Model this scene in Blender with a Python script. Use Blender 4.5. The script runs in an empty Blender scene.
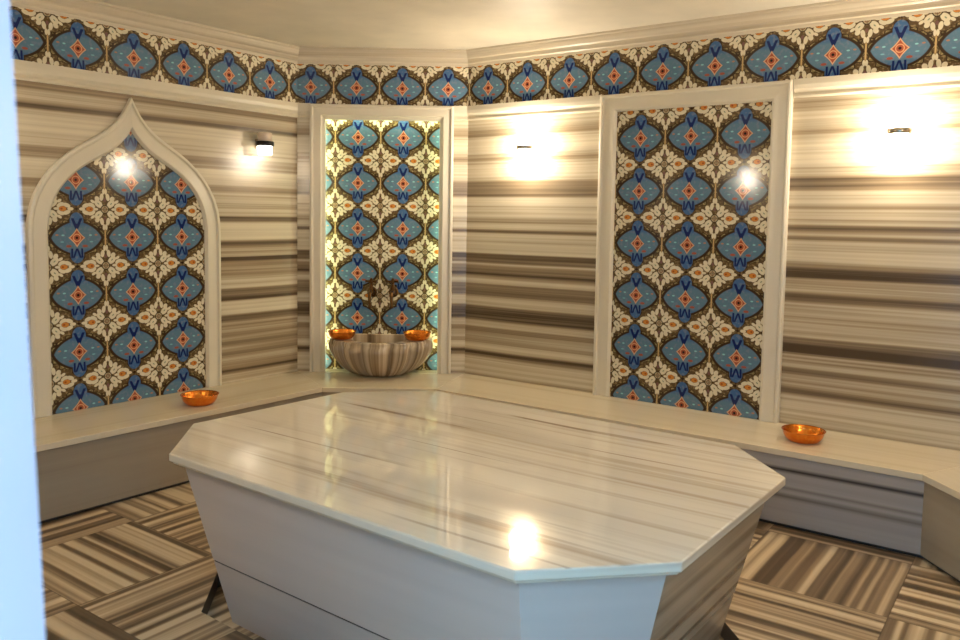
import bpy, bmesh, math, random
from mathutils import Vector, Matrix
from mathutils.geometry import tessellate_polygon
random.seed(4)
S = bpy.context.scene
COL = S.collection
PI = math.pi

# ------------------------------------------------------------------ helpers
def lin(c):
    return tuple((x/255/12.92 if x/255 <= .04045 else ((x/255+.055)/1.055)**2.4) for x in c) + (1.,)

def v2(a): return Vector((a[0], a[1]))

class MB:
    """collects faces with uv and material index"""
    def __init__(s): s.v = []; s.f = []; s.uv = []; s.m = []; s.sm = []
    def face(s, pts, uvs=None, m=0, smooth=False):
        n = len(s.v); s.v += [tuple(p) for p in pts]
        s.f.append(tuple(range(n, n+len(pts)))); s.uv.append(uvs or [(0, 0)]*len(pts)); s.m.append(m); s.sm.append(smooth)
    def prism(s, poly, z0, z1, uvf=None, m=0, mtop=None, bottom=True):
        """vertical prism over a counter-clockwise plan polygon; sides get uv = metres along, height"""
        n = len(poly); acc = 0.
        uvf = uvf or (lambda p: (p[0], p[1]))
        for i in range(n):
            a, b = poly[i], poly[(i+1) % n]; l = math.hypot(b[0]-a[0], b[1]-a[1])
            s.face([(a[0], a[1], z0), (b[0], b[1], z0), (b[0], b[1], z1), (a[0], a[1], z1)],
                   [(acc, z0), (acc+l, z0), (acc+l, z1), (acc, z1)], m); acc += l
        mt = m if mtop is None else mtop
        s.face([(p[0], p[1], z1) for p in poly], [uvf(p) for p in poly], mt)
        if bottom: s.face([(p[0], p[1], z0) for p in reversed(poly)], [uvf(p) for p in reversed(poly)], m)
    def tube(s, pts, r, seg=12, m=0, caps=True):
        rings = []
        pts = [Vector(p) for p in pts]
        rr = r if isinstance(r, (list, tuple)) else [r]*len(pts)
        up = Vector((0, 0, 1))
        for i, p in enumerate(pts):
            t = (pts[min(i+1, len(pts)-1)] - pts[max(i-1, 0)]).normalized()
            x = t.cross(up)
            if x.length < .05: x = t.cross(Vector((0, 1, 0)))
            x.normalize(); y = x.cross(t)
            rings.append([p + (x*math.cos(2*PI*k/seg) + y*math.sin(2*PI*k/seg))*rr[i] for k in range(seg)])
        for i in range(len(rings)-1):
            for k in range(seg):
                k2 = (k+1) % seg
                s.face([rings[i][k], rings[i][k2], rings[i+1][k2], rings[i+1][k]], None, m, True)
        if caps:
            s.face(list(reversed(rings[0])), None, m); s.face(rings[-1], None, m)
    def lathe(s, c, prof, seg=32, m=0):
        """profile of (radius, z) turned about the vertical through c"""
        for i in range(len(prof)-1):
            (r0, z0), (r1, z1) = prof[i], prof[i+1]
            for k in range(seg):
                a, b = 2*PI*k/seg, 2*PI*(k+1)/seg
                P = lambda r, z, t: (c[0]+r*math.cos(t), c[1]+r*math.sin(t), c[2]+z)
                q = [P(r0, z0, a), P(r0, z0, b), P(r1, z1, b), P(r1, z1, a)]
                if r0 < 1e-6: q = [q[0], q[2], q[3]]
                elif r1 < 1e-6: q = q[:3]
                s.face(q, None, m, True)
    def build(s, name, mats, parent=None, bevel=0, seg=2, merge=True, recalc=True):
        me = bpy.data.meshes.new(name); me.from_pydata(s.v, [], s.f)
        for mt in (mats if isinstance(mats, (list, tuple)) else [mats]): me.materials.append(mt)
        ul = me.uv_layers.new(name='UVMap'); k = 0
        for p, uv in zip(me.polygons, s.uv):
            for j in range(len(uv)): ul.data[p.loop_start+j].uv = uv[j]
        for p, m_, q in zip(me.polygons, s.m, s.sm): p.material_index = m_; p.use_smooth = q
        if merge:
            bm = bmesh.new(); bm.from_mesh(me)
            bmesh.ops.remove_doubles(bm, verts=bm.verts, dist=1e-5)
            if recalc: bmesh.ops.recalc_face_normals(bm, faces=bm.faces)
            bm.to_mesh(me); bm.free()
        o = bpy.data.objects.new(name, me); COL.objects.link(o)
        if parent: o.parent = parent
        if bevel:
            b = o.modifiers.new('bevel', 'BEVEL'); b.width = bevel; b.segments = seg; b.limit_method = 'ANGLE'; b.angle_limit = .6
        return o

def tag(o, label, cat, group=None, kind=None):
    if label: o['label'] = label
    if cat: o['category'] = cat
    if group: o['group'] = group
    if kind: o['kind'] = kind
    return o

def thing(name, label, cat, loc=(0, 0, 0), rz=0, group=None):
    o = bpy.data.objects.new(name, None); COL.objects.link(o); o.empty_display_size = .05
    o.location = loc; o.rotation_euler = (0, 0, rz)
    return tag(o, label, cat, group)

def rebase(o, loc, rz=0):
    """put a world-built mesh's origin at loc"""
    M = Matrix.Translation(loc) @ Matrix.Rotation(rz, 4, 'Z')
    o.data.transform(M.inverted()); 
    return o

def struct(o): o['kind'] = 'structure'; return o

# ------------------------------------------------------------------ node expressions
class NG:
    def __init__(s, name):
        s.mat = bpy.data.materials.new(name); s.mat.use_nodes = True
        s.t = s.mat.node_tree; s.N = s.t.nodes; s.L = s.t.links
        s.bsdf = s.N['Principled BSDF']
        uv = s.N.new('ShaderNodeUVMap'); uv.uv_map = 'UVMap'
        sp = s.N.new('ShaderNodeSeparateXYZ'); s.L.new(uv.outputs[0], sp.inputs[0])
        s.u = X(s, sp.outputs[0]); s.v = X(s, sp.outputs[1])
    def m(s, op, *a, clamp=False):
        n = s.N.new('ShaderNodeMath'); n.operation = op; n.use_clamp = clamp
        for i, x in enumerate(a):
            if isinstance(x, X): s.L.new(x.o, n.inputs[i])
            else: n.inputs[i].default_value = x
        return X(s, n.outputs[0])
    def vec(s, x, y, z=0.):
        n = s.N.new('ShaderNodeCombineXYZ')
        for i, a in enumerate((x, y, z)):
            if isinstance(a, X): s.L.new(a.o, n.inputs[i])
            else: n.inputs[i].default_value = a
        return n.outputs[0]
    def noise(s, x, y, z=0., scale=1., detail=2., rough=.5, dist=0.):
        n = s.N.new('ShaderNodeTexNoise'); n.inputs['Scale'].default_value = scale
        n.inputs['Detail'].default_value = detail; n.inputs['Roughness'].default_value = rough
        n.inputs['Distortion'].default_value = dist
        s.L.new(s.vec(x, y, z), n.inputs['Vector']); return X(s, n.outputs[0])
    def white(s, x, y):
        n = s.N.new('ShaderNodeTexWhiteNoise'); n.noise_dimensions = '2D'
        s.L.new(s.vec(x, y), n.inputs['Vector']); return X(s, n.outputs[0])
    def ramp(s, f, stops, interp='LINEAR'):
        n = s.N.new('ShaderNodeValToRGB'); r = n.color_ramp; r.interpolation = interp
        stops = sorted(stops, key=lambda q: q[0])
        while len(r.elements) > 1: r.elements.remove(r.elements[-1])
        r.elements[0].position = stops[0][0]; r.elements[0].color = stops[0][1]
        for p, c in stops[1:]:
            e = r.elements.new(min(1, max(0, p))); e.color = c
        s.L.new(f.o, n.inputs[0]); return n.outputs[0]
    def framp(s, f, stops):
        o = s.ramp(f, [(p, (c, c, c, 1)) for p, c in stops])
        return X(s, o)
    def mix(s, f, a, b):
        n = s.N.new('ShaderNodeMix'); n.data_type = 'RGBA'
        if isinstance(f, X): s.L.new(f.o, n.inputs[0])
        else: n.inputs[0].default_value = f
        for i, c in ((6, a), (7, b)):
            if isinstance(c, tuple): n.inputs[i].default_value = c
            else: s.L.new(c, n.inputs[i])
        return n.outputs[2]
    def out(s, col, rough=.3, spec=.5, coat=0., bump=None, bstr=.1, bdist=.002):
        if isinstance(col, tuple): s.bsdf.inputs['Base Color'].default_value = col
        else: s.L.new(col, s.bsdf.inputs['Base Color'])
        s.bsdf.inputs['Roughness'].default_value = rough
        s.bsdf.inputs['Specular IOR Level'].default_value = spec
        if coat:
            s.bsdf.inputs['Coat Weight'].default_value = coat; s.bsdf.inputs['Coat Roughness'].default_value = .03
        if bump is not None:
            b = s.N.new('ShaderNodeBump'); b.inputs['Strength'].default_value = bstr; b.inputs['Distance'].default_value = bdist
            s.L.new(bump.o, b.inputs['Height']); s.L.new(b.outputs[0], s.bsdf.inputs['Normal'])
        return s.mat

class X:
    def __init__(s, g, o): s.g = g; s.o = o
    def __add__(s, b): return s.g.m('ADD', s, b)
    __radd__ = __add__
    def __sub__(s, b): return s.g.m('SUBTRACT', s, b)
    def __rsub__(s, b): return s.g.m('SUBTRACT', b, s)
    def __mul__(s, b): return s.g.m('MULTIPLY', s, b)
    __rmul__ = __mul__
    def __truediv__(s, b): return s.g.m('DIVIDE', s, b)
    def __neg__(s): return s.g.m('MULTIPLY', s, -1.)
    def abs(s): return s.g.m('ABSOLUTE', s)
    def sq(s): return s.g.m('MULTIPLY', s, s)
    def sqrt(s): return s.g.m('SQRT', s)
    def sin(s): return s.g.m('SINE', s)
    def min(s, b): return s.g.m('MINIMUM', s, b)
    def max(s, b): return s.g.m('MAXIMUM', s, b)
    def below(s, t, w=.008):      # 1 where s < t
        return s.g.m('DIVIDE', s.g.m('SUBTRACT', t, s), w, clamp=True)
    def above(s, t, w=.008):
        return s.g.m('DIVIDE', s.g.m('SUBTRACT', s, t), w, clamp=True)
    def clamp(s): return s.g.m('ADD', s, 0., clamp=True)

def ell(x, y, cx, cy, rx, ry):
    return (((x-cx)/rx).sq() + ((y-cy)/ry).sq()).sqrt()

# ------------------------------------------------------------------ materials
def mat_tile():
    g = NG('painted_tile')
    U, V = g.u, g.v
    u = U - g.m('ROUND', U); v = V - g.m('ROUND', V)
    a = u.abs(); b = v.abs()
    x = .5 - a; y = .5 - b
    brown = lin((58, 42, 28)); olive = lin((122, 108, 70)); tan = lin((196, 164, 110))
    cream = g.mix(g.noise(U, V, scale=11., detail=2.), lin((234, 222, 190)), lin((206, 196, 168)))
    c = g.mix(g.noise(U, V, scale=20., detail=1.).above(.5, .2), lin((92, 72, 46)), lin((146, 124, 84)))
    # cream petals of the lattice flowers
    def petal(cx, cy, rx, ry, ang=0.):
        ca, sa = math.cos(ang), math.sin(ang)
        xx = (x-cx)*ca + (y-cy)*sa; yy = (y-cy)*ca - (x-cx)*sa
        return ((xx/rx).sq() + (yy/ry).sq()).sqrt()
    pet = petal(.112, .095, .088, .058, .75)
    for q in ((.235, .064, .070, .042, .5), (.335, .062, .070, .038, -.35), (.400, .0, .055, .030, 0.), (.165, .0, .050, .024, 0.),
              (.055, .215, .036, .070, .15), (.135, .185, .050, .042, .9), (.020, .315, .024, .055, 0.), (.215, .135, .045, .026, .6)):
        pet = pet.min(petal(*q))
    c = g.mix(pet.below(1., .1), c, cream)
    c = g.mix(petal(.115, .10, .026, .012, .75).below(1., .3), c, lin((130, 142, 120)))
    c = g.mix(petal(0., .165, .026, .04).below(1., .2), c, lin((118, 84, 76)))
    c = g.mix(petal(.27, 0., .055, .04).below(1.25, .15), c, brown)
    c = g.mix(petal(.27, 0., .060, .042).below(1.1, .15), c, lin((204, 130, 56)))
    c = g.mix(petal(.25, 0., .024, .02).below(1., .3), c, lin((158, 76, 34)))
    # rosette at the lattice corner
    r = (x.sq() + y.sq()).sqrt()
    c = g.mix(r.below(.075, .008), c, lin((176, 158, 122)))
    c = g.mix((r-.068).abs().below(.012, .008), c, brown)
    c = g.mix((r-.032).abs().below(.01, .008), c, lin((128, 78, 58)))
    c = g.mix(x.min(y).below(.006, .006) * r.below(.085, .01), c, brown)
    # lobed medallion with a leafy border
    main = ((a/.435).sq()*.55 + (a/.435)*.45 + ((b/.295).sq()*.6 + (b/.295)*.4)).sqrt()
    k1 = (((a/.122).sq() + ((b-.29)/.155).sq()).sqrt() - 1.)*.122
    e = ((main - 1.)*.27).min(k1)
    wob = (v*58.).sin()*.014 + (a*55.).sin()*.012
    lim = .050 - b.above(.27, .12)*.042
    border = g.m('SUBTRACT', lim, e + wob)
    c = g.mix(border.above(0., .008), c, brown)
    c = g.mix(border.above(.016, .008)*e.above(.02, .006), c, g.mix(g.noise(U, V, scale=30., detail=1.).above(.5, .15), olive, lin((176, 152, 104))))
    c = g.mix(x.below(.018, .01) * y.above(.33, .06), c, tan)
    blue = g.mix(b.above(.17, .08), lin((90, 122, 142)), lin((66, 102, 146)))
    blue = g.mix(g.noise(U, V, scale=16., detail=1.).above(.52, .12)*.6, blue, lin((116, 128, 148)))
    c = g.mix(e.below(.0, .008), c, blue)
    ins = e.below(-.002, .006)
    # dark blue fleur above, W below
    dk = lin((16, 34, 90))
    t = v - .15
    c = g.mix((a - t*.40).abs().below(.030, .01)*t.above(0., .01)*v.below(.35, .02)*ins, c, dk)
    c = g.mix(a.below(.024, .01)*v.above(.13, .01)*v.below(.25, .01), c, dk)
    t2 = -.18 - v
    c = g.mix((a - .085 - t2*.02).abs().below(.022, .01)*t2.above(0., .01)*v.above(-.36, .02)*ins, c, dk)
    c = g.mix((a - t2*.36).abs().below(.022, .01)*t2.above(0., .01)*v.above(-.36, .02)*ins, c, dk)
    c = g.mix((a + y*1.2).below(.045, .02), c, lin((50, 32, 18)))
    # red leaves by the W, ticks
    c = g.mix(ell(a, v, .14, -.145, .055, .026).below(1., .25), c, lin((158, 84, 68)))
    c = g.mix(ell(a, v, .335, .05, .03, .016).below(1., .3), c, lin((180, 124, 96)))
    c = g.mix(ell(a, v, .235, .045, .03, .015).below(1., .3), c, lin((140, 200, 206)))
    c = g.mix(ell(a, v, .25, -.07, .035, .014).below(1., .3), c, lin((122, 176, 188)))
    # centre flower
    d = a*.98 + b*.84 + (a*b*3.)
    c = g.mix(d.below(.145, .01), c, lin((216, 168, 130)))
    c = g.mix(d.below(.118, .01), c, lin((164, 84, 60)))
    rr = (a.sq() + b.sq()).sqrt()
    c = g.mix((rr-.062).abs().below(.012, .008), c, lin((222, 164, 118)))
    c = g.mix(rr.below(.028, .01), c, lin((22, 14, 20)))
    return g.out(c, rough=.10, spec=.35)

def mat_stripes(name, bands=None, light=(220, 208, 180), mid=(156, 136, 108), dark=(82, 66, 48), amp=.75, seed=0., fine=.85,
                freq=9., base=.06, rough=.2, H=2.6, swap=False, su=.22, spec=.5):
    g = NG(name)
    u, v = (g.v, g.u) if swap else (g.u, g.v)
    wv = v + (g.noise(u, v, seed, scale=.9, detail=1.) - .5)*.016
    n1 = g.noise(u*su, wv*freq, seed+3., detail=3., rough=.6)
    n2 = g.noise(u*su*1.3, wv*freq*6., seed+7., detail=2., rough=.6)
    f = (n1-.5)*amp + (n2-.5)*fine + base
    if bands and len(bands[0]) == 2:
        zs = sorted(bands)
        lo = [q for q in zs if q[0] < 1.15][-31:]; hi = [q for q in zs if q[0] >= 1.15][:31]
        fl_ = g.framp(wv/1.2, [(z/1.2, d) for z, d in lo]); fh = g.framp((wv-1.1)/1.2, [((z-1.1)/1.2, d) for z, d in hi])
        sel = wv.above(1.15, .004)
        f = f + (fl_*(1.-sel) + fh*sel)*1.0
    elif bands:
        fin = [(0., 0.)]
        for z, hw, k in sorted(bands)[:10]: fin += [((z-hw)/H, 0.03), (z/H, k), ((z+hw)/H, 0.03)]
        f = f + g.framp(wv/H, fin[:32])
    c = g.ramp(f.clamp(), [(0., lin(light)), (.28, lin(tuple((l*2+m)/3 for l, m in zip(light, mid)))), (.55, lin(mid)), (1., lin(dark))])
    return g.out(c, rough=rough, spec=spec)

def mat_plain(name, col, rough=.5, metal=0., var=.0, scale=8., bump=0., spec=.5, col2=None):
    g = NG(name)
    tc = g.N.new('ShaderNodeTexCoord'); sp = g.N.new('ShaderNodeSeparateXYZ'); g.L.new(tc.outputs['Object'], sp.inputs[0])
    n = g.noise(X(g, sp.outputs[0]), X(g, sp.outputs[1]), X(g, sp.outputs[2]), scale=scale, detail=3.)
    c2 = lin(col2) if col2 else lin(tuple(x*(1-var) for x in col))
    c = g.mix(((n-.5)*1.6+.5).clamp(), lin(col), c2)
    m = g.out(c, rough=rough, spec=spec, bump=n if bump else None, bstr=bump, bdist=.004)
    g.bsdf.inputs['Metallic'].default_value = metal
    return m

def mat_emit(name, col, strength):
    m = bpy.data.materials.new(name); m.use_nodes = True
    b = m.node_tree.nodes['Principled BSDF']
    b.inputs['Base Color'].default_value = (.8, .78, .72, 1)
    b.inputs['Emission Color'].default_value = (*col, 1); b.inputs['Emission Strength'].default_value = strength
    b.inputs['Roughness'].default_value = .3
    return m

def mat_floor():
    g = NG('striped_floor_tile')
    U, V = g.u, g.v
    iu = g.m('FLOOR', U); iv = g.m('FLOOR', V)
    fu = U - iu; fv = V - iv
    par = g.m('FLOORED_MODULO', iu + iv, 2.)          # 1: stripes along u
    sel = par.above(.5, .1)
    across = fv*sel + fu*(1.-sel); along = fu*sel + fv*(1.-sel)
    rnd = g.white(iu, iv)*57.
    k = across + (g.noise(along, rnd, scale=1.6, detail=0.) - .5)*.02
    # stepped planks of marble layers
    n1 = g.noise(k*10., rnd, along*.05, detail=1., rough=.7)
    n2 = g.noise(k*30., rnd+9., along*.08, detail=1.5, rough=.6)
    f = (n1-.5)*3.4 + (n2-.5)*.8 + .46
    c = g.ramp(f.clamp(), [(0., lin((214, 194, 160))), (.3, lin((188, 164, 130))), (.5, lin((152, 128, 98))), (.7, lin((122, 100, 74))), (1., lin((92, 74, 54)))])
    edge = (.5 - (fu-.5).abs()).min(.5 - (fv-.5).abs())
    c = g.mix(edge.below(.005, .004)*.6, c, lin((70, 54, 38)))
    return g.out(c, rough=.35, spec=.4)

def mat_table():
    g = NG('table_marble')
    u, v = g.u, g.v
    wv = v + (g.noise(u, v, 1., scale=.8, detail=1.) - .5)*.05
    n0 = g.noise(u*.5, wv*3.5, 2., detail=2.)
    n1 = g.noise(u*.42, wv*13., 5., detail=2., rough=.55)
    n2 = g.noise(u*.6, wv*55., 8., detail=2., rough=.6)
    c = g.mix(((n0-.45)*2.).clamp(), lin((222, 212, 192)), lin((198, 186, 164)))
    c = g.mix(((n2-.5)*1.5).clamp()*.4, c, lin((178, 164, 142)))
    gate = g.noise(u*.9, v*1.6, 11., detail=1.)
    edge = (u*.50 + v*.42 - .85).clamp()           # the slab is more veined towards one corner
    c = g.mix(n1.above(.70, .02)*gate.above(.47, .1)*.7, c, lin((128, 100, 74)))
    n3 = g.noise(u*.40, wv*24., 15., detail=1., rough=.5)
    c = g.mix((n3 + edge*.085).above(.725, .03)*gate.above(.4, .2)*.65, c, lin((126, 102, 82)))
    n4 = g.noise(u*.35, wv*17., 19., detail=2., rough=.6)
    c = g.mix((n4-.50).clamp()*edge*3.2, c, lin((160, 134, 106)))
    return g.out(c, rough=.035, spec=.5)

def prof(rows, y0, z0, k):
    """darkness of the marble layers read down the wall: (row, value) -> (height, value)"""
    return [(z0-(y-y0)*k, d) for y, d in rows]
BR = prof([(104, .15), (112, .1), (124, .2), (128, .5), (134, .45), (138, .1), (150, .2), (158, .5), (164, .15), (178, .2), (182, .75), (188, .6), (194, .7), (198, .1),
           (204, .15), (206, .4), (209, .12), (218, .2), (221, .5), (225, .1), (229, .25), (231, .9), (234, .15), (253, .12), (255, .75), (263, .65), (265, .2),
           (268, .65), (272, .6), (275, 1.), (278, .5), (281, .15), (285, .2), (287, .6), (291, .5), (294, .7), (298, .45), (301, .2), (308, .25), (310, .8), (316, .9), (322, .85),
           (325, .2), (330, .15), (334, .65), (338, .4), (344, .45), (347, .65), (350, .15), (355, .2), (358, .95), (361, .6), (364, .15), (374, .2), (384, .3)], 148, 1.86, .00633)
BL = prof([(104, .3), (107, .65), (118, .6), (121, .25), (129, .35), (131, .95), (133, .9), (135, .35), (144, .2), (160, .2), (163, .5), (171, .5), (174, .15), (187, .15),
           (189, .5), (193, .55), (196, .2), (200, .35), (203, .2), (207, .5), (211, .2), (216, .3), (218, .95), (221, .8), (224, .1), (239, .1), (242, .8), (245, .7), (248, .35), (251, .45), (254, .3), (259, .95), (262, .4),
           (266, .5), (273, .55), (277, .2), (286, .15), (288, .7), (293, .65), (295, 1.), (298, .95), (300, .1), (311, .1), (314, .8), (317, .75), (320, .4), (324, .55), (328, .25), (332, .75),
           (336, .3), (341, .75), (345, .35), (351, .6), (357, .25), (365, .5), (368, .95), (372, .3), (380, .3)], 147, 1.842, .00632)
BF = prof([(88, .3), (95, .15), (102, .4), (106, .4), (110, .2), (126, .2), (131, .5), (134, .15), (160, .1), (168, .4), (175, .45), (178, .85), (187, .75), (190, .2), (202, .2),
           (206, .55), (209, .15), (223, .15), (226, .8), (229, .65), (233, .25), (238, .55), (243, .15), (262, .12), (266, .6), (270, .9), (278, .8), (281, .4), (292, .4), (296, .9), (301, .95),
           (305, .3), (322, .35), (330, .25), (340, .35), (343, .75), (348, .6), (351, 1.), (356, 1.), (360, .25), (373, .2), (376, .7), (379, .6), (383, .25), (393, .3), (397, .65), (401, .5), (406, .2), (432, .3)], 134, 1.86, .00496)
M = {}
M['tile'] = mat_tile()
M['wallR'] = mat_stripes('striped_marble_right', BR, seed=1.)
M['wallR2'] = mat_stripes('striped_marble_far_right', BF, seed=4.)
M['wallL'] = mat_stripes('striped_marble_left', BL, seed=2.)
M['wallO'] = mat_stripes('striped_marble_front', None, seed=6., amp=2.2, base=.4)
M['frame'] = mat_stripes('frame_marble', None, light=(220, 210, 188), mid=(194, 182, 158), dark=(156, 140, 116), seed=9., amp=.7, freq=5., base=.12, swap=True, fine=.2, rough=.34)
M['crown'] = mat_stripes('crown_marble', None, light=(214, 202, 178), mid=(184, 168, 142), dark=(138, 120, 96), seed=12., amp=1.3, freq=14., base=.35, fine=.4, rough=.42)
M['lip'] = mat_stripes('moulding_marble', None, light=(218, 208, 184), mid=(196, 182, 156), dark=(154, 138, 112), seed=14., amp=.8, freq=8., base=.15, fine=.3, rough=.36)
M['seat'] = mat_stripes('seat_marble', None, light=(220, 206, 178), mid=(198, 182, 152), dark=(156, 138, 110), seed=21., amp=.9, freq=6., base=.22, fine=.3, rough=.16)
M['front'] = mat_stripes('bench_front_marble', [(.275, .018, .85), (.19, .014, .45), (.15, .02, .5)], light=(170, 162, 156), mid=(134, 126, 120), dark=(66, 60, 58), seed=25., amp=1.0, freq=9., base=.22, fine=.25, rough=.25, H=.6)
M['frontL'] = mat_stripes('bench_front_brown_marble', None, light=(164, 150, 130), mid=(138, 124, 106), dark=(98, 84, 70), seed=28., amp=.8, freq=7., base=.3, fine=.25, rough=.25, H=.6)
M['frontE'] = mat_stripes('bench_end_marble', None, light=(176, 160, 136), mid=(146, 130, 108), dark=(104, 90, 72), seed=31., amp=.9, freq=4., base=.25, fine=.2, rough=.25, H=.6)
M['base'] = mat_stripes('table_base_marble', None, light=(208, 198, 190), mid=(180, 170, 162), dark=(138, 128, 120), seed=41., amp=1.1, freq=4., base=.15, fine=.2, rough=.22)
M['baseR'] = mat_stripes('table_base_streaked_marble', [(.42, .03, .5), (.3, .02, .6), (.22, .012, .9), (.1, .03, .4)], light=(184, 170, 150), mid=(140, 124, 104), dark=(72, 58, 46), seed=44., amp=1.3, freq=9., base=.3, fine=.3, rough=.22, H=.7)
M['top'] = mat_table()
M['floor'] = mat_floor()
M['basin'] = mat_stripes('basin_marble', None, light=(208, 190, 164), mid=(160, 138, 110), dark=(84, 66, 48), seed=51., amp=2.6, freq=9., base=.45, fine=.4, swap=True)
M['ceil'] = mat_plain('ceiling_plaster', (230, 220, 198), rough=.5, var=.09, scale=4.)
M['dark'] = mat_plain('dark_stone_and_shade', (54, 46, 42), rough=.4, var=.2)  # channel stone and joints; also the shadow strip under the benches
M['copper'] = mat_plain('hammered_copper', (242, 158, 66), rough=.24, metal=1., var=.25, scale=60., bump=.25, col2=(222, 108, 32))
M['bronze'] = mat_plain('aged_bronze', (96, 66, 38), rough=.32, metal=1., var=.3, scale=40.)
M['black'] = mat_plain('black_metal', (24, 20, 18), rough=.3, metal=.6, var=.2)
M['chrome'] = mat_plain('lamp_chrome', (196, 184, 168), rough=.15, metal=1., var=.05)
M['jamb'] = mat_plain('white_door_paint', (176, 168, 176), rough=.4, var=.03)
M['glow'] = mat_emit('lamp_glass_glow', (1., .88, .71), 60.)
M['glow_dim'] = mat_emit('lamp_glass_glow_dim', (1., .88, .71), 2.)
M['glow_mid'] = mat_emit('lamp_glass_glow_mid', (1., .88, .71), 8.)
M['glass_off'] = mat_plain('lamp_glass_unlit', (226, 204, 182), rough=.2, var=.03)
M['led'] = mat_emit('led_strip_glow', (.86, 1., .62), 4.2)
M['gravel'] = mat_plain('hall_floor', (150, 150, 150), rough=.6, var=.1)
M['outwall'] = mat_plain('sky_block_paint', (200, 204, 208), rough=.7, var=.05)

# ------------------------------------------------------------------ plan of the room
A = v2((-1.3103, 5.3681)); B = v2((-.186, 5.3773))
L = v2((-.601, -.7993)).normalized(); R = v2((.8176, -.5758)).normalized(); C = (B-A).normalized()
ZB, ZF0, ZF1, ZC = .3708, 2.147, 2.4048, 2.502
W1 = A + L*2.30; W0 = v2((-2.72, 2.22))
W4 = B + R*3.08; W5 = W4 + v2((.07, -.997))*.78
W7 = v2((.66, .62)); W8 = v2((-.43, .62))
plan = [W8, W7, W5, W4, B, A, W1, W0]              # counter-clockwise, interior on the left
NAMES = ['front', 'front_right', 'right_end', 'right', 'back', 'left', 'left_end', 'front_left']

def line_x(p, d, q, e):
    den = d.x*e.y - d.y*e.x
    t = ((q.x-p.x)*e.y - (q.y-p.y)*e.x)/den
    return p + d*t

def offset(poly, d, closed=True):
    """move every edge of a counter-clockwise polygon inwards by d (d may be a list)"""
    n = len(poly); ds = d if isinstance(d, (list, tuple)) else [d]*n
    out = []
    for i in range(n):
        p0, p1, p2 = poly[i-1], poly[i], poly[(i+1) % n]
        e0 = (p1-p0).normalized(); e1 = (p2-p1).normalized()
        n0 = v2((-e0.y, e0.x)); n1 = v2((-e1.y, e1.x))
        out.append(line_x(p0+n0*ds[i-1], e0, p1+n1*ds[i], e1))
    return out

def floor_uv(p):
    q = v2(p) - B; nR = v2((-.5758, -.8176))
    return ((q.dot(R)+.18)/.597, (q.dot(nR)-.58)/.565)
def metric_uv(p):
    q = v2(p) - B; nR = v2((-.5758, -.8176))
    return (q.dot(R), q.dot(nR))

outer = offset(plan, -.14)
class Wall:
    """frame of one wall: s metres from an end, z up, o metres into the room"""
    def __init__(s, p, d, n): s.p = p; s.d = d; s.n = n
    def P(s, t, z, o=0.): q = s.p + s.d*t + s.n*o; return (q.x, q.y, z)
nLw = v2((.7993, -.601)); nRw = v2((-.5758, -.8176)); nCw = v2((C.y, -C.x))
WL, WR, WC = Wall(A, L, nLw), Wall(B, R, nRw), Wall(A, C, nCw)

def wbox(mb, w, s0, s1, z0, z1, o0, o1, m=0, us=0.):
    P = w.P
    c = [P(s0, z0, o0), P(s1, z0, o0), P(s1, z0, o1), P(s0, z0, o1), P(s0, z1, o0), P(s1, z1, o0), P(s1, z1, o1), P(s0, z1, o1)]
    uv = [(s0, z0), (s1, z0), (s1, z0), (s0, z0), (s0, z1), (s1, z1), (s1, z1), (s0, z1)]
    for f in ((0, 1, 2, 3), (4, 5, 6, 7), (0, 1, 5, 4), (1, 2, 6, 5), (2, 3, 7, 6), (3, 0, 4, 7)):
        mb.face([c[i] for i in f], [uv[i] for i in f], m)

# walls
def wall_prism(i, name, mat, z0=-.05, z1=2.56):
    j = (i+1) % 8
    mb = MB(); poly = [outer[i], outer[j], plan[j], plan[i]]
    e = (plan[j]-plan[i]).normalized()
    for k in range(4):
        a, b = poly[k], poly[(k+1) % 4]
        ua, ub = (plan[j]-a).dot(e), (plan[j]-b).dot(e)
        mb.face([(a.x, a.y, z0), (b.x, b.y, z0), (b.x, b.y, z1), (a.x, a.y, z1)], [(ua, z0), (ub, z0), (ub, z1), (ua, z1)])
    mb.face([(p.x, p.y, z1) for p in poly]); mb.face([(p.x, p.y, z0) for p in reversed(poly)])
    return struct(mb.build('wall_'+name, mat))
wall_prism(1, 'front_right', M['wallO']); wall_prism(2, 'right_end', M['wallO'])
wall_prism(5, 'left', M['wallL']); wall_prism(6, 'left_end', M['wallO']); wall_prism(7, 'front_left', M['wallO'])
# right wall: the slabs change at the tile panel
mb = MB()
wbox(mb, WR, 0., 1.5, -.05, 2.56, 0., -.14, 0); wbox(mb, WR, 1.5, 3.08, -.05, 2.56, 0., -.14, 1)
struct(mb.build('wall_right', [M['wallR'], M['wallR2']], merge=False))
# back wall with the lit niche
LC = (B-A).length
N0, N1, NZ = .150, .975, 2.08
mb = MB()
wbox(mb, WC, -.05, N0, -.05, 2.56, 0., -.2); wbox(mb, WC, N1, LC+.05, -.05, 2.56, 0., -.2)
wbox(mb, WC, N0, N1, NZ, 2.56, 0., -.2); wbox(mb, WC, N0, N1, -.05, ZB, 0., -.2); wbox(mb, WC, N0, N1, ZB, NZ, -.095, -.2)
struct(mb.build('wall_back', M['wallR'], merge=False))
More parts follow.
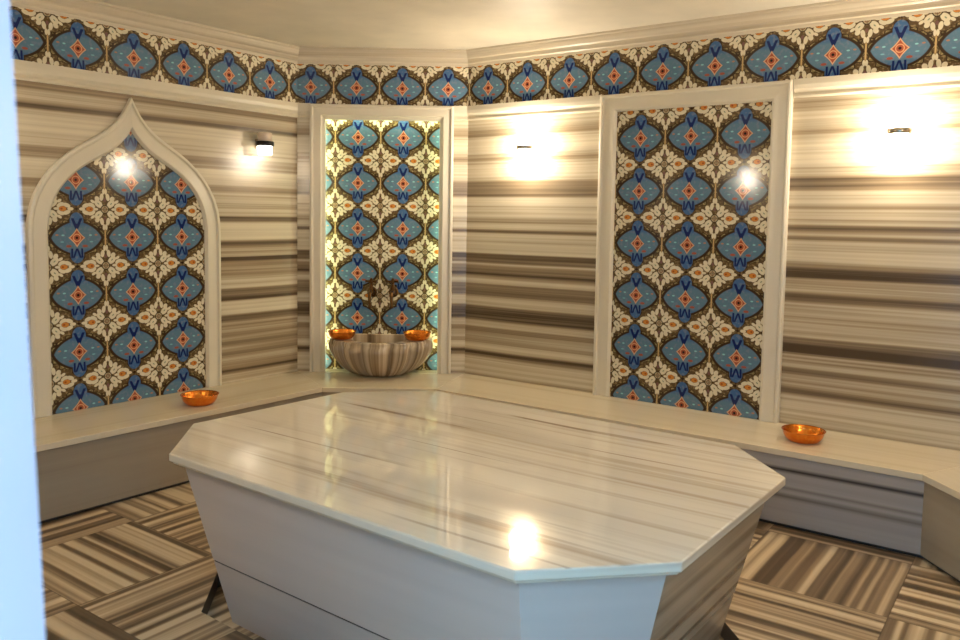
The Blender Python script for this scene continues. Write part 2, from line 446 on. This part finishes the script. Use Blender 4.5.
# front wall with the doorway the photograph is taken through
XJ0, XJ1, DZ = -.352, .56, 2.12
mb = MB()
def bx(mb, x0, x1, y0, y1, z0, z1, m=0):
    mb.prism([(x0, y0), (x1, y0), (x1, y1), (x0, y1)], z0, z1, m=m)
bx(mb, -.60, XJ0-.03, .48, .62, -.05, 2.56); bx(mb, XJ1+.03, .80, .48, .62, -.05, 2.56); bx(mb, XJ0-.03, XJ1+.03, .48, .62, DZ+.03, 2.56)
struct(mb.build('wall_front', M['wallO'], merge=False))
mb = MB()
bx(mb, XJ0-.03, XJ0, .47, .63, 0, DZ); bx(mb, XJ1, XJ1+.03, .47, .63, 0, DZ); bx(mb, XJ0-.03, XJ1+.03, .47, .63, DZ, DZ+.03)
bx(mb, XJ0-.10, XJ0, .455, .47, 0, DZ+.07); bx(mb, XJ1, XJ1+.10, .455, .47, 0, DZ+.07); bx(mb, XJ0, XJ1, .455, .47, DZ, DZ+.07)
mb.v = [(x - (z-.60)*.030 + .008 if x < 0 else x, y, z) for x, y, z in mb.v]     # the jamb stands slightly out of plumb
o = struct(mb.build('door_1', M['jamb'], merge=False))

# ceiling
mb = MB(); mb.prism(outer, ZC, ZC+.06); struct(mb.build('ceiling', M['ceil']))

# table plan (octagon with clipped corners) and drainage channel
T8 = [v2(p) for p in [(-.268, 3.813), (.912, 2.955), (.965, 2.581), (.471, 1.913), (.060, 1.847), (-1.112, 2.731), (-1.178, 3.133), (-.701, 3.747)]][::-1]
chan = offset(T8, .095)
# floor with the sunken channel
mb = MB()
tris = tessellate_polygon([[Vector((p.x, p.y, 0)) for p in outer], [Vector((p.x, p.y, 0)) for p in chan]])
allp = outer + chan
for t in tris:
    ps = [allp[i] for i in t]
    mb.face([(p.x, p.y, 0) for p in ps], [floor_uv(p) for p in ps])
for i in range(8):
    a, b = chan[i], chan[(i+1) % 8]
    mb.face([(a.x, a.y, 0), (b.x, b.y, 0), (b.x, b.y, -.065), (a.x, a.y, -.065)], None, 1)
mb.face([(p.x, p.y, -.065) for p in chan], [floor_uv(p) for p in chan])
for i in range(8):
    a, b = outer[i], outer[(i+1) % 8]
    mb.face([(a.x, a.y, 0), (b.x, b.y, 0), (b.x, b.y, -.08), (a.x, a.y, -.08)], None, 1)
mb.face([(p.x, p.y, -.08) for p in outer], None, 1)
fl = struct(mb.build('floor', [M['floor'], M['dark']], merge=True))
fl.data.flip_normals() if fl.data.polygons[0].normal.z < 0 else None
# hall floor outside the doorway, then an added light-blocking wall
mb = MB(); bx(mb, -3, 3, -4, .47, -.08, -.005); struct(mb.build('floor_hall', M['gravel']))
mb = MB(); bx(mb, -3, 3, -2.7, -2.6, -.005, 3.05); struct(mb.build('wall_sky_block', M['outwall']))  # unseen, added to keep low sky light off the back wall

# ------------------------------------------------------------------ wall trim
def plan_at(o): return offset(plan, o)
trim_no = [0]
def run_profile(prof, i, mat, clips=None, name=None):
    """extrude (inset, z) profile along wall i; clips = list of (s0,s1) measured from plan[i+1]"""
    j = (i+1) % 8
    rings = []
    offs = {}
    for o, z in prof:
        if o not in offs: offs[o] = plan_at(o)
    e = (plan[j]-plan[i]).normalized(); Lw = (plan[j]-plan[i]).length
    nn = v2((-e.y, e.x))
    segs = clips or [(0, None)]
    mb = MB()
    for s0, s1 in segs:
        def pt(o, z, s, end):
            if s is None: q = offs[o][i]; return (q.x, q.y, z)
            if s == 0: q = offs[o][j]; return (q.x, q.y, z)
            q = plan[j] - e*s + nn*o; return (q.x, q.y, z)
        acc = 0.
        P0 = [pt(o, z, s0, 0) for o, z in prof]; P1 = [pt(o, z, s1, 1) for o, z in prof]
        se = Lw if s1 is None else s1
        for k in range(len(prof)-1):
            l = math.hypot(prof[k+1][0]-prof[k][0], prof[k+1][1]-prof[k][1])
            mb.face([P0[k], P1[k], P1[k+1], P0[k+1]], [(s0, acc), (se, acc), (se, acc+l), (s0, acc+l)]); acc += l
        mb.face(P0); mb.face(P1)
    trim_no[0] += 1
    return struct(mb.build(name or 'trim_%d' % trim_no[0], mat))

crown = [(0, ZF1-.004), (.012, ZF1-.004), (.014, ZF1+.012), (.022, ZF1+.018), (.024, ZF1+.042), (.034, ZF1+.05), (.046, ZF1+.07), (.05, ZF1+.082), (.058, ZF1+.086), (.06, ZC), (0, ZC)]
lip = [(0, ZF0-.092), (.012, ZF0-.092), (.016, ZF0-.084), (.012, ZF0-.074), (.008, ZF0-.068), (.010, ZF0-.062), (.02, ZF0-.050), (.024, ZF0-.03), (.024, ZF0), (0, ZF0)]
for i in range(8):
    run_profile(crown, i, M['crown'])
clipR = [(0, .99), (2.085, None)]; clipC = None
for i in range(8):
    if i == 3: run_profile(lip, i, M['lip'], clipR[:1] + clipR[1:])
    elif i == 4:
        # back wall measured from A (plan[5])
        run_profile(lip, i, M['lip'], [(0, .088), (1.03, None)])
    else: run_profile(lip, i, M['lip'])
# tiled frieze, one strip per wall
T = .30
def frieze(i, s_med):
    j = (i+1) % 8; off = plan_at(.008)
    a, b = off[j], off[i]; e = (plan[i]-plan[j]).normalized()
    mb = MB()
    fu = lambda q: ((q-plan[j]).dot(e)-s_med)/T
    va, vb = (ZF0-2.253)/T, (ZF1-2.253)/T
    mb.face([(a.x, a.y, ZF0), (b.x, b.y, ZF0), (b.x, b.y, ZF1), (a.x, a.y, ZF1)], [(fu(a), va), (fu(b), va), (fu(b), vb), (fu(a), vb)])
    p, q = plan[j], plan[i]
    mb.face([(p.x, p.y, ZF0), (q.x, q.y, ZF0), (b.x, b.y, ZF0), (a.x, a.y, ZF0)], [(0, -.35)]*4)
    mb.face([(p.x, p.y, ZF1), (q.x, q.y, ZF1), (b.x, b.y, ZF1), (a.x, a.y, ZF1)], [(0, -.35)]*4)
    trim_no[0] += 1
    struct(mb.build('trim_%d' % trim_no[0], M['tile'], recalc=False))
# s measured from plan[j]: left wall from A is i=5? (A -> W1): plan[5]=A is i, so flip the phase
LR, LL = 3.08, 2.30
for i in range(8):
    ph = {3: .1636, 4: .0907, 5: .2226}.get(i, .1)
    if i == 3: frieze(i, .1636)            # j = 4 = B
    elif i == 4: frieze(i, .0907)          # j = 5 = A
    elif i == 5: frieze(i, (LL-.2226) % T) # j = 6 = W1
    else: frieze(i, .1)

# ------------------------------------------------------------------ tile panels with frames
def sweep_frame(w, outp, inp, prof, name, mat, parent, base):
    """outp / inp: paired (s, z) points of the outer and inner edge; prof: (t, o) across, o into the room"""
    mb = MB(); n = len(outp)
    grid = []; cum = [0.]
    for k in range(1, n): cum.append(cum[-1] + math.hypot(outp[k][0]-outp[k-1][0], outp[k][1]-outp[k-1][1]))
    for k in range(n):
        row = []
        for t, o in prof:
            s = outp[k][0]*(1-t) + inp[k][0]*t; z = outp[k][1]*(1-t) + inp[k][1]*t
            row.append(w.P(s, z, o))
        grid.append(row)
    for k in range(n-1):
        for m in range(len(prof)-1):
            t0, t1 = prof[m][0]*.1, prof[m+1][0]*.1
            mb.face([grid[k][m], grid[k+1][m], grid[k+1][m+1], grid[k][m+1]], [(t0, cum[k]), (t0, cum[k+1]), (t1, cum[k+1]), (t1, cum[k])])
    mb.face(grid[0]); mb.face(grid[-1])
    o = mb.build(name, mat, parent); rebase(o, base); return o

FP = [(0, 0), (0, .030), (.10, .034), (.16, .034), (.20, .024), (.26, .022), (.80, .030), (.88, .030), (1., .016), (1., 0.)]
FPN = [(0, 0), (0, .030), (.10, .034), (.16, .034), (.20, .024), (.26, .022), (.72, .026), (.80, .016), (1., .008), (1., -.008), (.66, -.008), (.62, 0)]

# right: three tiles wide
bR = Vector(WR.P(1.535, ZB)); tR = thing('tile_panel', 'tall rectangular blue floral tile panel in cream marble frame between the two bright wall lamps', 'tile panel', bR)
mb = MB(); s0, s1, z0, z1, o = 1.085, 1.985, ZB+.001, 2.052, .010
uvR = lambda s, z: ((s-1.2428)/T, (z-1.886)/T)
mb.face([WR.P(s0, z0, o), WR.P(s1, z0, o), WR.P(s1, z1, o), WR.P(s0, z1, o)], [uvR(s0, z0), uvR(s1, z0), uvR(s1, z1), uvR(s0, z1)])
for (a, b) in (((s0, z0), (s0, z1)), ((s0, z1), (s1, z1)), ((s1, z1), (s1, z0)), ((s1, z0), (s0, z0))):
    mb.face([WR.P(*a, o), WR.P(*b, o), WR.P(*b, 0), WR.P(*a, 0)], [uvR(*a)]*4)
rebase(mb.build('tile_field', M['tile'], tR, recalc=False), bR)
sweep_frame(WR, [(.988, ZB+.001), (.988, 2.143), (2.080, 2.143), (2.080, ZB+.001)], [(1.092, ZB+.001), (1.092, 2.045), (1.978, 2.045), (1.978, ZB+.001)], FP, 'frame', M['frame'], tR, bR)

# niche: two and a half tiles wide
bC = Vector(WC.P(.5625, ZB, -.094)); tC = thing('niche_panel', 'green lit floral tile panel in a framed niche behind the marble basin', 'tile panel', bC)
mb = MB(); s0, s1, z0, z1, o = N0, N1, ZB+.001, NZ, -.090; TN = .304
uvC = lambda s, z: ((s-.386)/TN, (z-1.942)/TN)
mb.face([WC.P(s0, z0, o), WC.P(s1, z0, o), WC.P(s1, z1, o), WC.P(s0, z1, o)], [uvC(s0, z0), uvC(s1, z0), uvC(s1, z1), uvC(s0, z1)])
rebase(mb.build('tile_field', M['tile'], tC, recalc=False), bC)
sweep_frame(WC, [(.088, ZB+.001), (.088, 2.143), (1.030, 2.143), (1.030, ZB+.001)], [(.186, ZB+.001), (.186, 2.047), (.939, 2.047), (.939, ZB+.001)], FPN, 'frame', M['frame'], tC, bC)
for q in ((N0+.002, N0+.014, ZB+.02, NZ-.02), (N1-.014, N1-.002, ZB+.02, NZ-.02), (N0+.02, N1-.02, NZ-.014, NZ-.002)):
    mb = MB(); wbox(mb, WC, q[0], q[1], q[2], q[3], -.030, -.046); rebase(mb.build('led_strip', M['led'], tC), bC)

# left: pointed ogee arch
AC = 1.150
OA = [(0, 2.036), (.020, 1.995), (.05, 1.943), (.09, 1.893), (.14, 1.848), (.20, 1.808), (.265, 1.768), (.33, 1.724), (.39, 1.672), (.437, 1.622), (.475, 1.567), (.508, 1.505), (.530, 1.440), (.542, 1.375), (.545, 1.31), (.545, ZB+.001)]
IA = [(0, 1.860), (.026, 1.822), (.057, 1.787), (.092, 1.755), (.135, 1.726), (.185, 1.697), (.240, 1.664), (.297, 1.623), (.345, 1.577), (.383, 1.529), (.411, 1.478), (.430, 1.425), (.441, 1.370), (.446, 1.33), (.447, 1.28), (.447, ZB+.001)]
outp = [(AC-s, z) for s, z in reversed(OA)] + [(AC+s, z) for s, z in OA[1:]]
inp = [(AC-s, z) for s, z in reversed(IA)] + [(AC+s, z) for s, z in IA[1:]]
bL = Vector(WL.P(AC, ZB)); tL = thing('arched_tile_panel', 'blue floral tile panel under a pointed cream marble arch on the left wall', 'tile panel', bL)
mb = MB()
uvL = lambda s, z: ((s-1.15)/T, (z-1.580)/T)
ins = [(AC+(s-AC)*1.015, z) for s, z in inp]
tri = tessellate_polygon([[Vector((s, z, 0)) for s, z in ins]])
for t in tri:
    mb.face([WL.P(*ins[i], .010) for i in t], [uvL(*ins[i]) for i in t])
o = mb.build('tile_field', M['tile'], tL, recalc=True)
rebase(o, bL)
sweep_frame(WL, outp, inp, FP, 'frame', M['frame'], tL, bL)

# ------------------------------------------------------------------ benches
inner = offset(plan, [.5, .5, .524, .5085, .513, .527, .5, .5])
ctr = {2: 3, 3: 4, 4: 5, 5: 6, 6: 7}
# plan order: 2: W5->W4 (right end), 3: W4->B (right), 4: B->A (back), 5: A->W1 (left), 6: W1->W0 (left end)
def bench(i, label, fm):
    j = (i+1) % 8
    e = (plan[j]-plan[i]).normalized(); nn = v2((-e.y, e.x))
    a, b, c, d = plan[i], plan[j], inner[j], inner[i]
    if i == 2: d = plan[2] + nn*.5
    if i == 6: c = plan[7] + nn*.5
    base = Vector(((a.x+b.x+c.x+d.x)/4, (a.y+b.y+c.y+d.y)/4, 0))
    t = thing('marble_bench', label, 'bench', base, 0, 'benches along the walls')
    g = .0005
    mb = MB(); cyc = [a, b, c, d]
    def euv(p): q = v2(p)-plan[i]; return (q.dot(e)+i*3.3, q.dot(nn)+i)
    mb.prism(cyc, ZB-.030, ZB, uvf=euv)
    rebase(mb.build('seat_slab', M['seat'], t, bevel=.003), base)
    # front panel, and a dark strip standing in for the overhang's contact shadow
    def strip(o0, o1, z0, z1, name, mat):
        u = c; w = d
        # directions of the mitres
        m0 = (d-a).normalized(); m1 = (c-b).normalized()
        k0 = 1/ max(.2, m0.dot(nn)); k1 = 1/ max(.2, m1.dot(nn))
        p = [d - m0*(o0*k0), c - m1*(o0*k1), c - m1*(o1*k1), d - m0*(o1*k0)]
        mb = MB(); mb.prism([p[0], p[3], p[2], p[1]] if False else [p[3], p[2], p[1], p[0]], z0, z1)
        return rebase(mb.build(name, mat, t), base)
    strip(.012, .035, .018, ZB-.030, 'front_panel', fm)
    strip(.030, .050, 0., .018, 'overhang_shade', M['dark'])
    if i in (2, 6):   # closing panel at the free end
        q0, q1 = (a, d) if i == 2 else (b, c)
        dd = e if i == 2 else -e
        p = [q0+nn*.001+dd*.01, q0+nn*.46+dd*.01, q0+nn*.46+dd*.03, q0+nn*.001+dd*.03]
        mb = MB(); mb.prism(p, 0, ZB-.030); rebase(mb.build('end_panel', fm, t), base)
    return t
bench(3, 'long marble bench with grey veined front along the right wall under a copper bowl', M['front'])
bench(4, 'short marble bench across the back corner carrying the fluted basin', M['frontE'])
bench(5, 'marble bench with brown front along the left wall below the pointed arch', M['frontL'])
bench(2, 'marble bench turning towards the viewer at the right edge of the photo', M['frontE'])
bench(6, 'marble bench end beyond the left wall bench, behind the white door jamb', M['frontL'])

# ------------------------------------------------------------------ heated marble table
cT = sum(T8, v2((0, 0)))/8
bT = Vector((cT.x, cT.y, -.065)); tb = thing('marble_table', 'large eight sided heated marble slab table on an inward tapering base in the room centre', 'table', bT)
mb = MB(); mb.prism(T8, .563, .591, uvf=metric_uv); mb.prism(offset(T8, .012), .552, .563, uvf=metric_uv)
rebase(mb.build('table_top', M['top'], tb, bevel=.005, seg=3), bT)
b1 = offset(T8, .045); b2 = offset(T8, .196)
for i in range(8):
    j = (i+1) % 8
    a, b, c, d = b1[i], b1[j], b2[j], b2[i]
    e = (b-a).normalized(); l = (b-a).length
    ins_ = v2((-e.y, e.x))*.02
    mb = MB()
    # two courses with a narrow joint between them
    zt, zj, zb_ = .552, .180, -.065
    def pnt(p, q, z): k = (zt-z)/(zt-zb_); r = p*(1-k)+q*k; return r
    for (za, zc) in ((zt, zj+.004), (zj-.004, zb_)):
        q = [pnt(a, d, zc), pnt(b, c, zc), pnt(b, c, za), pnt(a, d, za)]
        zz = [zc, zc, za, za]
        fr = [(p.x, p.y, z) for p, z in zip(q, zz)]
        bk = [(p.x+ins_.x, p.y+ins_.y, z) for p, z in zip(q, zz)]
        uv = [((p-a).dot(e)+i*2.7+(1.3 if za < .3 else 0), z+(.9 if za < .3 else 0)) for p, z in zip(q, zz)]
        mb.face(fr, uv)
        for k in range(4):
            k2 = (k+1) % 4
            mb.face([fr[k], bk[k], bk[k2], fr[k2]], [uv[k], uv[k], uv[k2], uv[k2]])
    # joint backing
    q = [pnt(a, d, zj-.004), pnt(b, c, zj-.004), pnt(b, c, zj+.004), pnt(a, d, zj+.004)]
    mb.face([(p.x+ins_.x*.15, p.y+ins_.y*.15, z) for p, z in zip(q, (zj-.004, zj-.004, zj+.004, zj+.004))], None, 1)
    # face on the viewer's right is streaked
    mid = (a+b)/2
    streak = (mid.x > .6 and mid.y < 2.5)
    rebase(mb.build('side_panel', [M['baseR'] if streak else M['base'], M['dark']], tb, merge=False), bT)

# ------------------------------------------------------------------ basin
def sgnp(x, p): return math.copysign(abs(x)**p, x)
cB = Vector(WC.P(.563, ZB, -.088)); bas = thing('washbasin', 'fluted grey brown marble basin standing on the back bench in the green lit niche', 'basin', cB)
HB = .235
def ringpt(th, rx, ry, z, lob):
    """th 0..pi front half; x along wall, y into room"""
    c_, s_ = math.cos(th), math.sin(th)
    k = 1 + lob*abs(math.sin(th*7))
    x = sgnp(c_, .8)*rx*k; y = sgnp(s_, .8)*ry*k
    q = WC.p + WC.d*(.563+x) + WC.n*(-.088+y)
    return (q.x, q.y, z)
mb = MB(); n = 112
prof_b = []
for k in range(9):
    t = k/8; a = t*PI/2
    prof_b.append((.150+.150*math.sin(a)**.9, .235+.130*math.sin(a)**.9, ZB+HB*.86*(1-math.cos(a))**.8, .19*(.35+.65*math.sin(a*.9))))
prof_b += [(.318, .350, ZB+HB*.90, .10), (.320, .352, ZB+HB*.96, .09), (.314, .346, ZB+HB, .085)]
for p0, p1 in zip(prof_b[:-1], prof_b[1:]):
    for k in range(n):
        a, b = PI*k/n, PI*(k+1)/n
        u0, u1 = 3*k/n, 3*(k+1)/n
        mb.face([ringpt(a, p0[0], p0[1], p0[2], p0[3]), ringpt(b, p0[0], p0[1], p0[2], p0[3]), ringpt(b, p1[0], p1[1], p1[2], p1[3]), ringpt(a, p1[0], p1[1], p1[2], p1[3])],
                [(u0, p0[2]), (u1, p0[2]), (u1, p1[2]), (u0, p1[2])], 0, True)
rebase(mb.build('bowl_body', M['basin'], bas), cB)
# rim with hollow: outer scallop to inner opening, then the hollow
mb = MB()
ir = [(.314, .346, ZB+HB, .085), (.205, .318, ZB+HB, .04), (.195, .300, ZB+HB-.012, .03), (.180, .27, ZB+.13, 0), (.12, .18, ZB+.075, 0), (.02, .03, ZB+.065, 0)]
for p0, p1 in zip(ir[:-1], ir[1:]):
    for k in range(n):
        a, b = PI*k/n, PI*(k+1)/n
        u0, u1 = 3*k/n, 3*(k+1)/n
        mb.face([ringpt(a, p0[0], p0[1], p0[2], p0[3]), ringpt(b, p0[0], p0[1], p0[2], p0[3]), ringpt(b, p1[0], p1[1], p1[2], p1[3]), ringpt(a, p1[0], p1[1], p1[2], p1[3])],
                [(u0, p0[2]), (u1, p0[2]), (u1, p1[2]), (u0, p1[2])], 0, False)
rebase(mb.build('rim', M['basin'], bas), cB)
# upstand at the back of the basin
mb = MB(); wbox(mb, WC, .563-.29, .563+.29, ZB+.062, ZB+HB+.012, -.088, -.064); rebase(mb.build('back_ledge', M['basin'], bas, bevel=.004), cB)

# ------------------------------------------------------------------ taps
def tap(s, label):
    base = Vector(WC.P(s, .905, -.089)); t = thing('water_tap', label, 'tap', base, math.atan2(WC.n.y, WC.n.x), 'pair of taps over the basin')
    # local: x out of the wall
    t.scale = (1.1, 1.3, 1.35)
    mb = MB(); mb.tube([(.001, 0, 0), (.006, 0, 0), (.010, 0, 0)], [.026, .026, .018], 20); mb.build('wall_flange', M['bronze'], t)
    mb = MB(); mb.tube([(.010, 0, 0), (.03, 0, 0), (.055, 0, 0), (.062, 0, 0)], [.011, .011, .015, .010], 16)
    mb.tube([(.045, 0, -.012), (.045, 0, .02), (.045, 0, .03), (.045, 0, .042)], [.014, .014, .009, .009], 16); mb.build('valve_body', M['bronze'], t)
    mb = MB(); mb.tube([(.045, 0, .042), (.045, 0, .054)], [.008, .010], 14)
    mb.tube([(.045, -.030, .056), (.045, -.022, .056), (.045, 0, .056), (.045, .022, .056), (.045, .030, .056)], [.009, .005, .007, .005, .009], 12)
    mb.tube([(.015, 0, .056), (.023, 0, .056), (.045, 0, .056), (.067, 0, .056), (.075, 0, .056)], [.009, .005, .007, .005, .009], 12)
    mb.lathe((.045, 0, .06), [(.009, 0), (.009, .006), (.004, .012), (0, .014)], 14); mb.build('cross_handle', M['bronze'], t)
    mb = MB(); mb.tube([(.055, 0, 0), (.085, 0, .004), (.105, 0, -.006), (.114, 0, -.030), (.115, 0, -.060), (.115, 0, -.068)], [.009, .009, .009, .009, .009, .012], 16); mb.build('spout', M['bronze'], t)
    return t
tap(.487, 'left one of the two small bronze taps on the niche tiles above the basin')
tap(.632, 'right one of the two small bronze taps on the niche tiles above the basin')

# ------------------------------------------------------------------ copper bowls
def bowl_mesh():
    mb = MB()
    pr = [(0, .002), (.055, .002), (.060, 0), (.066, .001), (.078, .010), (.088, .024), (.094, .040), (.096, .050), (.1005, .0535), (.1015, .056), (.099, .057), (.093, .051),
          (.090, .040), (.084, .026), (.074, .013), (.062, .005), (0, .005)]
    mb.lathe((0, 0, 0), pr, 48)
    return mb.build('copper_bowl', M['copper'])
def w2(u): return u
bowl0 = bowl_mesh()
g_ = 'copper bathing bowls'
bowls = [((-1.606, 4.377, ZB+.0005), 1., 'copper bowl standing on the left bench beside the pointed arch'),
         ((1.506, 3.828, ZB+.0005), 1., 'copper bowl standing on the right bench near the tall tile panel'),
         ((*WC.P(.563-.250, 0, .080)[:2], ZB+HB+.0005), .93, 'copper bowl on the left end of the fluted basin rim'),
         ((*WC.P(.563+.246, 0, .080)[:2], ZB+HB+.0005), .93, 'copper bowl on the right end of the fluted basin rim')]
for k, (loc, sc, lab) in enumerate(bowls):
    o = bowl0 if k == 0 else bowl0.copy()
    if k: COL.objects.link(o)
    o.location = loc; o.scale = (sc, sc, sc); o.rotation_euler = (0, 0, k*.7)
    tag(o, lab, 'bowl', g_)

# ------------------------------------------------------------------ wall lamps
def lamp(p, n, label, gu, gl, z=1.856, band='chrome'):
    base = Vector((p.x, p.y, z)); t = thing('wall_lamp', label, 'lamp', base, math.atan2(n.y, n.x), 'cylinder wall lamps')
    mb = MB()
    mb.prism([(.001, -.022), (.012, -.022), (.012, .022), (.001, .022)], -.03, .03); mb.build('wall_plate', M['chrome'], t, bevel=.002)
    mb = MB(); mb.tube([(.012, 0, 0), (.030, 0, 0)], .009, 12); mb.build('bracket', M['black'], t)
    cx = .072
    mb = MB(); mb.lathe((cx, 0, 0), [(.0, -.014), (.054, -.014), (.056, -.012), (.056, .012), (.054, .014), (0, .014)], 40); mb.build('band', M[band], t)
    mb = MB(); mb.lathe((cx, 0, 0), [(.0, .014), (.044, .014), (.044, .066), (.038, .07), (0, .07)], 32); o = mb.build('upper_glass', gu, t)
    mb = MB(); mb.lathe((cx, 0, 0), [(.0, -.014), (.044, -.014), (.044, -.066), (.038, -.07), (0, -.07)], 32); mb.build('lower_glass', gl, t)
    return t
lamp(WL.p+WL.d*.312, WL.n, 'dim cylinder wall lamp with black band, right of the pointed arch', M['glass_off'], M['glow_dim'], band='black')
lamp(WR.p+WR.d*.500, WR.n, 'bright cylinder wall lamp glowing between the niche and the tall tile panel', M['glow'], M['glow'])
lamp(WR.p+WR.d*2.592, WR.n, 'bright cylinder wall lamp glowing right of the tall tile panel', M['glow'], M['glow'])
lamp(WL.p+WL.d*2.03, WL.n, 'added unseen cylinder lamp on the left wall beyond the white door jamb', M['glow_mid'], M['glow_mid'])  # out of view; assumed pair of the arch lamp, added for room light
fl_e = (W0-W8).normalized(); fl_n = v2((-fl_e.y, fl_e.x)); fl_n = fl_n if fl_n.y > 0 else -fl_n
lamp(W8+fl_e*1.95, fl_n, 'cylinder wall lamp on the front left wall, behind the viewer side', M['glow'], M['glow'])
fr_e = (W5-W7).normalized(); fr_n = v2((-fr_e.y, fr_e.x)); fr_n = fr_n if fr_n.x < 0 else -fr_n
lamp(W7+fr_e*1.7, fr_n, 'added unseen cylinder lamp on the front right wall for room light', M['glow'], M['glow'])  # out of view; assumed by symmetry and added to light the room

# ------------------------------------------------------------------ daylight outside the doorway
w = bpy.data.worlds.new('World'); S.world = w; w.use_nodes = True
w.node_tree.nodes['Background'].inputs[0].default_value = (.32, .65, 1., 1); w.node_tree.nodes['Background'].inputs[1].default_value = 3.1

# ------------------------------------------------------------------ camera
f, p, r, H, px, py = 806.95, .0743, -.0167, 1.4219, 493.78, 277.51
cp, sp, cr, sr = math.cos(p), math.sin(p), math.cos(r), math.sin(r)
F = Vector((0, cp, -sp)); U0 = Vector((0, sp, cp)); R0 = Vector((1, 0, 0))
Rt = R0*cr - U0*sr; Up = R0*sr + U0*cr
cd = bpy.data.cameras.new('camera'); cam = bpy.data.objects.new('camera', cd); COL.objects.link(cam)
mt = Matrix(((Rt.x, Up.x, -F.x, 0), (Rt.y, Up.y, -F.y, 0), (Rt.z, Up.z, -F.z, H), (0, 0, 0, 1)))
cam.matrix_world = mt
cd.sensor_width = 36; cd.lens = f*36/960; cd.sensor_fit = 'HORIZONTAL'
cd.shift_x = (480-px)/960; cd.shift_y = (py-320)/960
cd.clip_start = .02
cd.dof.use_dof = True; cd.dof.focus_distance = 3.6; cd.dof.aperture_fstop = 5.0
S.camera = cam
S.view_settings.view_transform = 'Standard'; S.view_settings.look = 'None'; S.view_settings.gamma = 1
S.view_settings.use_curve_mapping = False; S.view_settings.exposure = 1.68
